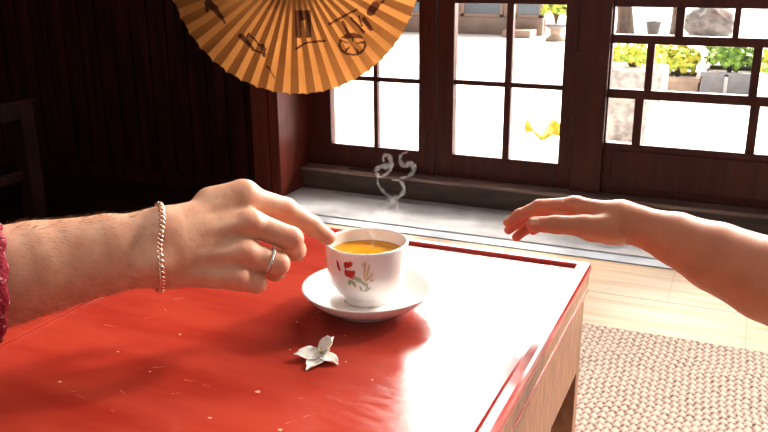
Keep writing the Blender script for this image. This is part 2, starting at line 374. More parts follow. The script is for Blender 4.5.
trunk('tree', -1.18, 8.5, .062, -.16, .75, 'leaning dark tree trunk in the top left pane of the lattice window')
trunk('tree', -.76, 8.9, .03, .02, .75, 'slim tree trunk right of the dark pot')
bp_ = empty('plant_pot', (-1.72, 7.85, GZ)); tag(bp_, 'pale pedestal pot with a grey rim holding the bright green shrub', 'pot')
keep(lathe('body', [(.09, 0), (.09, .02), (.05, .05), (.05, .10), (.10, .135), (.09, .135), (.06, .12)], PINKP, n=32, center=(-1.72, 7.85, GZ)), bp_)
keep(lathe('rim', [(.10, .135), (.112, .135), (.112, .150), (.10, .150)], GREYP, n=32, center=(-1.72, 7.85, GZ)), bp_)
pot = empty('plant_pot', (-.93, 8.6, GZ)); tag(pot, 'dark grey round pot on the paving beside the leaning tree', 'pot')
keep(lathe('body', [(.050, 0), (.066, .09), (.072, .125), (.076, .128), (.076, .145), (.066, .145), (.060, .12)], mat('dark_glaze', (.09, .085, .085), .5, .3), n=32, center=(-.93, 8.6, GZ)), pot)
# big grey boulder: displaced sphere
bm = bmesh.new(); bmesh.ops.create_icosphere(bm, subdivisions=4, radius=1)
for vv in bm.verts:
    p = vv.co; s = 1+.10*math.sin(5*p.x+2*p.z)+.08*math.sin(7*p.y-3*p.x+1)+.05*math.sin(13*p.z+9*p.x)
    vv.co = Vector((p.x*.22*s, p.y*.17*s, max(-.92, p.z*s)*.17))
o = bm_obj('boulder', bm, mat('grey_rock', (.26, .24, .235), .85, .2, ((.12, .11, .11), (9, 9, 14), .35, .65), ((12, 12, 12), .5, .04)), smooth=True)
o.location = (-.40, 8.5, GZ+.154); tag(o, 'large grey boulder beyond the planters', 'boulder')
# yellow fallen leaf, two lobed
def lobed_leaf(name, c, size, label, material):
    vs, fs = [], []
    n = 14
    for lob, a0 in ((0, math.radians(175)), (1, math.radians(5))):
        k = len(vs)
        for i in range(n):
            t = i/(n-1); wd = math.sin(math.pi*min(1, t*1.02)**.7)*.42+.02
            ax = Vector((math.cos(a0), math.sin(a0)*1+.25, 0)).normalized(); sdv = Vector((-ax.y, ax.x, 0))
            for s in (-1, -.5, 0, .5, 1):
                p = ax*t*size + sdv*s*wd*size
                vs.append((c[0]+p.x, c[1]+p.y, c[2]+.052*math.sin(t*2.2)*(1.0+s*.55)+.004*math.sin(9*t+3*s)+.003))
        for i in range(n-1):
            for s in range(4): fs.append((k+i*5+s, k+i*5+s+1, k+(i+1)*5+s+1, k+(i+1)*5+s))
    o = mesh_obj(name, vs, fs, material, smooth=True)
    sm = o.modifiers.new('thick', 'SOLIDIFY'); sm.thickness = .002
    return tag(o, label, 'leaf')
lobed_leaf('fallen_leaf', (-.80, 3.47, GZ), .085, 'two lobed yellow leaf lying on the bright paving', mat('yellow_leaf', (.40, .24, .006), .5, .2, ((.50, .36, .02), (40, 40, 40), .4, .6)))

# ------------------------------------------------------------------ woven mat (real relief)
nx, ny = 620, 610
gx = np.linspace(-.95, .78, nx); gy = np.linspace(.05, 1.604, ny)
X, Y = np.meshgrid(gx, gy)
Xw = X + .0025*np.sin(Y*23+X*5) + .0015*np.sin(Y*61)
u = Xw/.0128; cu = np.floor(u); fu = u-cu-.5
vv_ = (Y+.0018*np.sin(X*37))/.0190 + .5*(cu % 2) + .13*np.sin(cu*12.9898)
fv = vv_-np.floor(vv_)-.5
bumpz = np.clip(1-np.abs(fu*2)**2.6, 0, 1)**.5*(.42+.58*np.clip(1-np.abs(fv*2)**3.0, 0, 1)**.5)
rnd = np.sin(cu*78.233+np.floor(vv_)*37.719)*43758.5453; rnd = rnd-np.floor(rnd)
Z = .0035+.0045*bumpz + .0008*rnd
verts = np.stack([X, Y, Z], -1).reshape(-1, 3)
idx = np.arange(nx*ny).reshape(ny, nx)
quads = np.stack([idx[:-1, :-1], idx[:-1, 1:], idx[1:, 1:], idx[1:, :-1]], -1).reshape(-1, 4)
def np_mesh(name, verts, quads, material, smooth=True):
    me = bpy.data.meshes.new(name)
    me.vertices.add(len(verts)); me.vertices.foreach_set('co', np.ascontiguousarray(verts, dtype=np.float32).ravel())
    me.loops.add(len(quads)*4); me.loops.foreach_set('vertex_index', np.ascontiguousarray(quads, dtype=np.int32).ravel())
    me.polygons.add(len(quads)); me.polygons.foreach_set('loop_start', np.arange(0, len(quads)*4, 4, dtype=np.int32))
    me.update(calc_edges=True); me.validate()
    if smooth: me.polygons.foreach_set('use_smooth', np.ones(len(me.polygons), dtype=bool))
    me.materials.append(material)
    return link(bpy.data.objects.new(name, me))
gap = np.maximum(np.clip((np.abs(fu)-.12)/.14, 0, 1)*np.clip((np.abs(fv)-.22)/.10, 0, 1), .35*np.clip((np.abs(fu)-.38)/.1, 0, 1)).reshape(-1)
gap = np.clip(gap*(.75+.6*rnd.reshape(-1)), 0, 1)
MM = bpy.data.materials.new('woven_straw'); MM.use_nodes = True; t = MM.node_tree; pb = t.nodes['Principled BSDF']
at_ = t.nodes.new('ShaderNodeAttribute'); at_.attribute_name = 'gap'
mx = t.nodes.new('ShaderNodeMix'); mx.data_type = 'RGBA'; mx.inputs[6].default_value = (.44, .325, .25, 1); mx.inputs[7].default_value = (.12, .034, .015, 1)
t.links.new(at_.outputs['Fac'], mx.inputs[0]); t.links.new(mx.outputs[2], pb.inputs['Base Color']); pb.inputs['Roughness'].default_value = .75
mo = np_mesh('woven_mat', verts, quads, MM)
a = mo.data.attributes.new('gap', 'FLOAT', 'POINT'); a.data.foreach_set('value', gap.astype(np.float32))
tag(mo, 'coarse woven straw mat on the floor beside the red table', 'mat')
eb = boxes('edge_binding', [(-.95, .78, 1.603, 1.610, .0005, .0055)], mat('binding', (.16, .08, .05), .8), mo, bevel=.001)

# ------------------------------------------------------------------ red table
TL, TR, TF, TB, TZ = -.640, -.1435, .10, .908, .397
tab = empty('tea_table', ((TL+TR)/2, (TF+TB)/2, 0.008)); tag(tab, 'low red lacquered table with raised rim, holding cup and flower', 'table')
keep(box('tabletop', (TL+.0125, TR-.0125, TF+.0125, TB-.0125, TZ-.022, TZ), LACQUER), tab)
def rim_piece(a0, a1, w, axis, side):
    """moulded rim strip; profile across, extruded along"""
    # profile (offset from the outer edge inwards, z)
    prof = [(0, -.0085), (-.0004, -.006), (0, -.002), (.0012, .0018), (.0035, .0036), (w-.0045, .0036), (w-.0018, .0028), (w-.0004, .0010), (w, -.003), (w, -.0085)]
    vs, fs = [], []
    n = len(prof)
    for end, s in ((a0, 1), (a1, -1)):
        for off, z in prof:
            c = side[0] + side[1]*off; al = end + s*off        # mitred corners
            vs.append((c, al, TZ+z) if axis == 'y' else (al, c, TZ+z))
    for i in range(n): fs.append((i, (i+1) % n, n+(i+1) % n, n+i))
    fs.append(tuple(range(n))); fs.append(tuple(range(2*n-1, n-1, -1)))
    bm = bmesh.new(); bv = [bm.verts.new(v) for v in vs]
    for f in fs: bm.faces.new([bv[i] for i in f])
    return keep(bm_obj('rim', bm, LACQRIM), tab)
rim_piece(TF, TB, .0155, 'y', (TR, -1)); rim_piece(TF, TB, .0155, 'y', (TL, 1))
rim_piece(TL, TR, .0155, 'x', (TB, -1)); rim_piece(TL, TR, .0155, 'x', (TF, 1))
LEFTB = keep(box('side_board', (TL+.0155, -.6015, TF+.0155, TB-.0155, TZ, TZ+.0026), LACQUER, bevel=.001), tab)
# moulding, bead, apron, legs
for bx in ((TR-.012, TR-.0008, TF+.001, TB-.001, TZ-.026, TZ-.0085), (TL+.0008, TL+.012, TF+.001, TB-.001, TZ-.026, TZ-.0085), (TL+.012, TR-.012, TB-.012, TB-.0008, TZ-.026, TZ-.0085), (TL+.012, TR-.012, TF+.0008, TF+.012, TZ-.026, TZ-.0085)):
    keep(box('moulding', bx, LACQDARK, bevel=.0012), tab)
keep(boxes('bead', [(TR-.004, TR-.0005, TF+.004, TB-.004, TZ-.032, TZ-.026), (TL+.0005, TL+.004, TF+.004, TB-.004, TZ-.032, TZ-.026), (TL+.004, TR-.004, TB-.004, TB-.0005, TZ-.032, TZ-.026), (TL+.004, TR-.004, TF+.0005, TF+.004, TZ-.032, TZ-.026)], LACQRIM, bevel=.001), tab)
AZ0, AZ1 = TZ-.128, TZ-.030
for bx in ((TR-.018, TR-.004, TF+.02, TB-.02, AZ0, AZ1), (TL+.004, TL+.018, TF+.02, TB-.02, AZ0, AZ1), (TL+.02, TR-.02, TB-.018, TB-.004, AZ0, AZ1), (TL+.02, TR-.02, TF+.004, TF+.018, AZ0, AZ1)):
    keep(box('apron', bx, LACQDARK, bevel=.0015), tab)
for sx in (0, 1):
    for sy in (0, 1):
        x0 = TR-.030 if sx else TL+.004; y0 = TB-.026 if sy else TF+.004
        keep(box('leg', (x0, x0+.026, y0, y0+.022, .0090, TZ-.03), LACQDARK, bevel=.002), tab)
# chips and specks of worn lacquer
bm = bmesh.new()
for px, py, s in ((258, 392, .0022), (180, 334.5, .0013), (297, 322, .0010), (280, 430, .0018), (290, 350, .0009), (345, 336, .0008), (210, 418, .0012), (118, 352, .0010), (346, 362, .0010), (60, 382, .0012), (150, 372, .0009), (372, 380, .0011)):
    c = on_z(px, py, TZ); k = 7; ring = []
    for i in range(k):
        an = 2*math.pi*i/k; rr = s*random.uniform(.6, 1.2)
        ring.append(bm.verts.new((c[0]+rr*math.cos(an)*1.4, c[1]+rr*math.sin(an), TZ+.0003)))
    bm.faces.new(ring)
for i in range(45):      # fine scratches
    x0 = random.uniform(-.58, -.2); y0 = random.uniform(.25, .72); an = random.gauss(.5, .5); L = random.uniform(.004, .018); wd = random.uniform(.0001, .00022)
    dx, dy = math.cos(an)*L, math.sin(an)*L; nxn, nyn = -math.sin(an)*wd, math.cos(an)*wd
    bm.faces.new([bm.verts.new(p) for p in ((x0-nxn, y0-nyn, TZ+.0002), (x0+dx, y0+dy, TZ+.0002), (x0+nxn, y0+nyn, TZ+.0002))])
keep(bm_obj('worn_specks', bm, mat('worn_lacquer', (.72, .30, .20), .5)), tab)['kind'] = 'stuff'

# ------------------------------------------------------------------ cup and saucer
CX, CY = -.3285, .6965
sau = lathe('saucer', [(.033, .0), (.035, .0), (.0362, .0040), (.044, .0058), (.053, .0105), (.0612, .0175), (.0655, .0232), (.0660, .0243), (.0652, .0250), (.0600, .0205), (.0520, .0150), (.043, .0116), (.034, .0105), (.028, .0103), (.001, .0102)], PORC, center=(CX, CY, TZ+.0002))
tag(sau, 'round white porcelain saucer on the red table under the teacup', 'saucer')
CZ = TZ+.0106
outer = [(.0215, 0), (.0238, 0), (.0243, .003), (.0240, .0062), (.0260, .0080), (.0310, .0125), (.0358, .0195), (.0388, .0275), (.0402, .037), (.0408, .049), (.0412, .0595)]
inner = [(.0410, .0616), (.0398, .0622), (.0386, .0616), (.0383, .0595), (.0378, .048), (.0370, .037), (.0352, .0275), (.0318, .0195), (.0270, .0135), (.0150, .0095), (.001, .009)]
cup = lathe('teacup', outer+inner, PORC, center=(CX, CY, CZ), n=128)
tag(cup, 'small white porcelain teacup painted with red flowers, full of tea', 'cup')
def cup_r(z): return float(np.interp(z, [p[1] for p in outer], [p[0] for p in outer]))
# painted flower sprig on the outside of the cup: patches that follow the wall
TOC = math.atan2(-CY, -CX)                     # direction to the camera
def sprig(blobs, name, material):
    vs, fs = [], []
    for (ds, z, rs, rz, rot) in blobs:         # ds = arc offset in m to the right seen from the camera
        k = len(vs); N = 18; M_ = 4
        def P(s, zz):
            r = cup_r(zz)+.00035; a = TOC + s/r; return (CX+r*math.cos(a), CY+r*math.sin(a), CZ+zz)
        vs.append(P(ds, z))
        for j in range(1, M_+1):
            for i in range(N):
                an = 2*math.pi*i/N; e = j/M_*(1+.12*math.sin(3*an+ds*900)); x_, y_ = rs*math.cos(an)*e, rz*math.sin(an)*e
                vs.append(P(ds+x_*math.cos(rot)-y_*math.sin(rot), z+x_*math.sin(rot)+y_*math.cos(rot)))
        for i in range(N): fs.append((k, k+1+i, k+1+(i+1) % N))
        for j in range(M_-1):
            for i in range(N): fs.append((k+1+j*N+i, k+1+j*N+(i+1) % N, k+1+(j+1)*N+(i+1) % N, k+1+(j+1)*N+i))
    return mesh_obj(name, vs, fs, material, cup)
mmp = lambda l: [((a*1.25-2.5)*.001, (b_+9.3)*.001, c*.00128, d*.00128, r) for a, b_, c, d, r in l]
REDP = mat('painted_red', (.50, .035, .03), .25, .5, coat=.3); GRNP = mat('painted_green', (.36, .40, .24), .25, .5, coat=.3); GOLDP = mat('painted_ochre', (.62, .48, .26), .25, .5, coat=.3); DRED = mat('painted_dark', (.22, .02, .03), .25, .5, coat=.3)
sprig(mmp([(-13.5, 41, 3.6, 2.4, .1), (-11.2, 42.6, 2.0, 1.7, .8), (-11.8, 31.5, 4.2, 3.0, -.2), (-9.2, 33.5, 2.2, 2.0, .5), (-14.5, 33, 1.8, 2.2, .3), (-22.3, 38, 1.3, 4.6, .35)]), 'red_flowers', REDP)
sprig(mmp([(-12.5, 31, 1.3, .8, .2), (-13, 41.4, 1.1, .7, 0), (-15.5, 38.0, .5, 2.4, .2), (-22, 39.5, .7, 1.4, .2)]), 'flower_centres', DRED)
sprig(mmp([(-5.5, 27, 4.2, 1.8, -.5), (-.5, 22.5, 4.0, 1.3, -.7), (2.5, 17, 2.2, 1.3, .4), (-3, 17, .8, 2.6, .3), (-8.5, 22, 1.5, 2.8, .5), (-12, 23, 1.4, 2.6, -.2), (1.8, 20, .7, 3.0, -.2), (-9, 27.5, .5, 3, -.6), (0.5, 14.5, 1.6, .9, 0)]), 'leaves', GRNP)
sprig(mmp([(.2, 37, .8, 7.6, -.12), (2.4, 35, .7, 7.0, -.22), (3.6, 29.5, .9, 4.6, -.7), (-.4, 42, 1.1, 2.6, .1), (5.4, 26, 1.4, .9, .2)]), 'grass_stalks', GOLDP)
# tea
TEA = bpy.data.materials.new('amber_tea'); TEA.use_nodes = True; t = TEA.node_tree; t.nodes.clear()
o_ = t.nodes.new('ShaderNodeOutputMaterial'); tr = t.nodes.new('ShaderNodeBsdfTransparent'); tr.inputs[0].default_value = (1, .58, .03, 1)
df = t.nodes.new('ShaderNodeBsdfDiffuse'); df.inputs[0].default_value = (1.0, .42, .008, 1)
m1 = t.nodes.new('ShaderNodeMixShader'); m1.inputs[0].default_value = .6
gl = t.nodes.new('ShaderNodeBsdfGlossy'); gl.inputs['Roughness'].default_value = .03
fr = t.nodes.new('ShaderNodeFresnel'); fr.inputs[0].default_value = 1.33
m2 = t.nodes.new('ShaderNodeMixShader')
t.links.new(tr.outputs[0], m1.inputs[1]); t.links.new(df.outputs[0], m1.inputs[2]); t.links.new(fr.outputs[0], m2.inputs[0])
t.links.new(m1.outputs[0], m2.inputs[1]); t.links.new(gl.outputs[0], m2.inputs[2]); t.links.new(m2.outputs[0], o_.inputs[0])
tea = lathe('tea', [(.0382, .0492), (.0379, .0496), (.0360, .0493), (.001, .0492)], TEA, center=(CX, CY, CZ), n=96)
tag(tea, 'amber tea filling the white teacup', 'tea')
# steam
STEAM = sheer('steam', (.95, .95, .95), 0, facing=.12)
parts = []
def curl(pts, r, d0):
    P = [at(x, y, d) for x, y, d in pts]; n = 60; out = []
    P = np.array(P); N = len(P)
    for s in np.linspace(0, N-1.001, n):
        i = int(s); f = s-i
        p0, p1, p2, p3 = P[max(i-1, 0)], P[i], P[min(i+1, N-1)], P[min(i+2, N-1)]
        out.append(.5*((2*p1)+(-p0+p2)*f+(2*p0-5*p1+4*p2-p3)*f*f+(-p0+3*p1-3*p2+p3)*f**3))
    rad = [r*(.25+.75*math.sin(math.pi*min(1, (k+1)/n)**.8))*(1+.25*math.sin(k*.7)) for k in range(n)]
    return tube(out, rad, 10)
d = .83
parts.append(curl([(371, 248, d), (374, 238, d), (370, 230, d), (378, 222, d), (383, 212, d), (381, 205, d), (390, 199, d)], .0022, d))
parts.append(curl([(378, 216, d), (392, 212, d), (397, 206, d), (392, 200, d), (400, 196, d), (404, 189, d), (400, 181, d), (391, 180, d)], .0030, d))
parts.append(curl([(380, 178, d), (376, 171, d), (382, 166, d), (390, 167, d), (391, 161, d), (388, 155, d), (383, 157, d), (384, 162, d)], .0030, d))
parts.append(curl([(400, 178, d), (409, 176, d), (414, 170, d), (411, 163, d), (404, 166, d), (400, 160, d), (402, 154, d), (408, 152, d)], .0028, d))
parts.append(curl([(380, 178, d), (386, 174, d), (391, 169, d), (392, 164, d)], .0018, d))
parts.append(curl([(376, 215, d+.01), (386, 207, d+.01), (392, 200, d+.01), (384, 192, d), (378, 184, d), (378, 174, d)], .0020, d))
v, f = merge(parts)
tag(mesh_obj('steam', v, f, STEAM, smooth=True), 'thin white curls of steam rising from the teacup', 'steam', kind='stuff')

# ------------------------------------------------------------------ white flower
fc = on_z(322, 357, TZ)
fl = empty('flower', (fc[0], fc[1], TZ)); tag(fl, 'small fallen white flower lying on the red table before the saucer', 'flower')
PETM = mat('white_petal', (.80, .76, .72), .5, .3, ((.70, .66, .58), (90, 90, 90), .4, .65))
t = PETM.node_tree; pb = t.nodes['Principled BSDF']; pb.inputs['Subsurface Weight'].default_value = .3; pb.inputs['Subsurface Scale'].default_value = .003
def petal(base, tip, wd, cup_, twist, upv, name='petal'):
    base, tip, upv = map(np.array, (base, tip, upv)); ax = tip-base; L = np.linalg.norm(ax); ax = ax/L
    upv = upv-ax*(upv@ax); upv = upv/np.linalg.norm(upv); sdv = np.cross(ax, upv); nU, nV = 16, 9; vs, fs = [], []
    for i in range(nU):
        t_ = i/(nU-1); wv = wd*(.14+1.0*math.sin(math.pi*min(1, t_**.9*.93))**.85)*(1-.35*t_**3)
        for j in range(nV):
            s = -1+2*j/(nV-1); tw = twist*t_
            q = s*wv; h = cup_*(s*s)*wd*1.1+.14*L*math.sin(math.pi*t_)*-.35+.012*L*math.sin(9*t_+4*s)
            vs.append(base+ax*(t_*L*(1-.16*s*s*t_+.05*math.sin(5*s+1)*t_**4))+sdv*(q*math.cos(tw))+upv*(h+q*math.sin(tw)))
    for i in range(nU-1):
        for j in range(nV-1): fs.append((i*nV+j, i*nV+j+1, (i+1)*nV+j+1, (i+1)*nV+j))
    lo = min(p[2] for p in vs)
    if lo < TZ+.0009: vs = [(p[0], p[1], max(p[2], TZ+.0009+(p[2]-lo)*.15)) for p in vs]
    o = mesh_obj(name, vs, fs, PETM, smooth=True)
    sm = o.modifiers.new('t', 'SOLIDIFY'); sm.thickness = .0006
    return keep(o, fl)
B = np.array([fc[0], fc[1], TZ+.004])
def fz(x, y, z): p = on_z(x, y, TZ+z); return p
petal(B, fz(294.5, 354, .006), .0078, .25, .2, (0, -.25, 1))
petal(B, fz(306.5, 370, .001), .0072, .30, -.2, (.1, -.1, 1))
petal(B, fz(338, 364, .002), .0070, .25, .35, (.2, -.2, 1))
petal(B, fz(333, 337, .014), .0064, .55, -.5, (-.45, -.8, .3))
petal(B, fz(329.5, 349.5, .009), .0042, .5, .3, (-.3, -.7, .5))
parts = [tube([B, B+np.array([-.0005, -.004, .004])], [.0011, .0007], 8)]
for k in range(5):
    a = k*1.25; parts.append(tube([B, B+np.array([.0035*math.cos(a), .0035*math.sin(a), .004])], [.0004, .0006], 6))
v, f = merge(parts); keep(mesh_obj('stamens', v, f, mat('stamen', (.55, .48, .18), .6), smooth=True), fl)

# ------------------------------------------------------------------ paper fan hanging in front of the window
FY = 2.0; fcx, _, fcz = on_y(294, -36, FY); FC = np.array([fcx, FY, fcz])
FD = float((FC-CAM)@FW); FR = 128*FD/FPX; FX = np.array([_cy, -_sy, 0.0]); FN = np.array([_sy, _cy, 0.0])     # the fan's own axes: across, away
def fan_p(rr, ph, dep): return FC+FX*rr*math.cos(ph)+FN*dep-np.array([0, 0, 1.02])*rr*math.sin(ph)
PAPER = mat('fan_paper', (.30, .115, .035), .7, .2, ((.23, .085, .025), (20, 20, 20), .35, .65))
INKB = mat('ink_brown', (.055, .018, .009), .7, .2); INKR = mat('ink_red', (.10, .018, .009), .7, .2)
for M in (PAPER, INKB, INKR):
    t = M.node_tree; pb = t.nodes['Principled BSDF']; om = [n for n in t.nodes if n.type == 'OUTPUT_MATERIAL'][0]
    tl = t.nodes.new('ShaderNodeBsdfTranslucent'); ms = t.nodes.new('ShaderNodeMixShader'); ms.inputs[0].default_value = .45
    tl.inputs[0].default_value = (.66, .26, .065, 1) if M is PAPER else (.11, .032, .013, 1)
    t.links.new(pb.outputs[0], ms.inputs[1]); t.links.new(tl.outputs[0], ms.inputs[2]); t.links.new(ms.outputs[0], om.inputs[0])
NP, SUBP, NR = 50, 7, 110
A0, A1 = math.radians(-8), math.radians(188)            # lower half circle, angle measured clockwise from +x downwards
na = NP*SUBP
vs, fs, mi = [], [], []
def seg_d(p, a_, b_):
    p, a_, b_ = map(np.array, (p, a_, b_)); ab = b_-a_; t_ = np.clip((p-a_)@ab/(ab@ab), 0, 1); return np.linalg.norm(p-a_-ab*t_)
def ink(px, py):
    """drawing on the fan in the photo's pixels: 0 paper, 1 brown, 2 red"""
    # dark block left of the flower and its ground line
    if 293 < px < 309 and 8 < py < 35 and (px < 299 or px > 303 or py < 18): return 1
    for a_, b_ in (((293, 46), (303, 40)), ((303, 40), (322, 38)), ((327, 22), (350, 10)), ((350, 10), (355, 8)), ((372, 6), (382, 0))):
        if seg_d((px, py), a_, b_) < 1.1: return 2
    # round blossom
    d_ = math.hypot((px-350)/1.25, py-42)
    an = math.atan2(py-42, (px-350)/1.25)
    if d_ < 11.5:
        if d_ > 9.3 and py > 40: return 1
        if d_ > 3 and abs(math.sin(2.5*an+.6)) < .33: return 1
        if py < 36 and d_ > 5: return 2
        return 0
    for a_, b_, w_, c_ in (((341, 20), (346, 31), 1.6, 2), ((349, 16), (362, 30), 1.3, 2), ((362, 17), (369, 27), 2.2, 2), ((369, 10), (374, 4), 4.2, 2), ((357, 14), (360, 24), 1.0, 2),
                           ((237, 33), (243, 38), 2.6, 1), ((243, 38), (249, 46), 1.8, 1), ((244, 34), (246, 31), 1.4, 1), ((249, 46), (258, 50), 1.2, 1), ((259, 43), (260, 52), 2.2, 1), ((262, 62), (270, 75), .7, 2),
                           ((207, 0), (213, 6), 3.6, 1), ((213, 6), (219, 14), 2.4, 1), ((219, 14), (222, 20), 1.0, 1), ((206, 3), (205, 8), 1.6, 1), ((255, 41), (262, 46), 1.0, 1), ((248, 33), (258, 44), .9, 1)):
        if seg_d((px, py), a_, b_) < w_: return c_
    return 0
sc_px = 128/FR
for i in range(na+1):
    ph = A0+(A1-A0)*i/na; q = (i % (2*SUBP))/SUBP; tri = q if q <= 1 else 2-q
    for j in range(NR+1):
        rr = FR*(.20+.80*j/NR)
        if j == NR: rr -= .004*(1-abs(2*tri-1))
        dep = (tri-.5)*.020*rr/FR
        vs.append(fan_p(rr, ph, dep))
for i in range(na):
    ph = A0+(A1-A0)*(i+.5)/na
    for j in range(NR):
        k = i*(NR+1)+j; fs.append((k, k+1, k+NR+2, k+NR+1))
        rr = FR*(.20+.80*(j+.5)/NR); mi.append(ink(294+rr*math.cos(ph)*sc_px*.985, -36+rr*math.sin(ph)*sc_px))
fan = empty('paper_fan', (fcx, FY, fcz)); tag(fan, 'large pleated tan paper fan with ink drawing hanging before the left window', 'fan')
fo = mesh_obj('paper', vs, fs, [PAPER, INKB, INKR]); fo.data.polygons.foreach_set('material_index', mi); keep(fo, fan)
parts = []
for i in range(0, NP+1, 2):
    ph = A0+(A1-A0)*i/NP; c, s = math.cos(ph), math.sin(ph)
    parts.append(tube([fan_p(0, 0, .012), fan_p(.11, ph, .012)], [.0022, .0030], 6))
v, f = merge(parts); keep(mesh_obj('ribs', v, f, POSTWOOD), fan)
v, f = tube([(fcx, FY+.004, fcz), (fcx, FY+.004, 2.398)], .0012, 6); keep(mesh_obj('cord', v, f, mat('cord_red', (.3, .03, .03), .8)), fan)
v, f = tube([(fcx, FY-.012, fcz), (fcx, FY+.020, fcz)], .007, 12); keep(mesh_obj('rivet', v, f, BRASS), fan)

# ------------------------------------------------------------------ dark table at far left
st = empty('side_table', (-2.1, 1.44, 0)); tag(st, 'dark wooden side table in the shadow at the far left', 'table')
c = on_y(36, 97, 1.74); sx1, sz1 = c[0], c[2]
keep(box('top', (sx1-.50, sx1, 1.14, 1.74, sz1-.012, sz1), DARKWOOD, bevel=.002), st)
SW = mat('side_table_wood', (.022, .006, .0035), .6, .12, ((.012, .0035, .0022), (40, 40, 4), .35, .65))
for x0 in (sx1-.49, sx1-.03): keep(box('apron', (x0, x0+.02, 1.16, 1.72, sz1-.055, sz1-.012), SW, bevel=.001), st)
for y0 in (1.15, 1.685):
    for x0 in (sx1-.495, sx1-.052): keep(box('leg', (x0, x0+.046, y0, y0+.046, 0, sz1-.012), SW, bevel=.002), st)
keep(box('stretcher', (sx1-.045, sx1-.025, 1.19, 1.69, .13, .16), SW, bevel=.002), st)

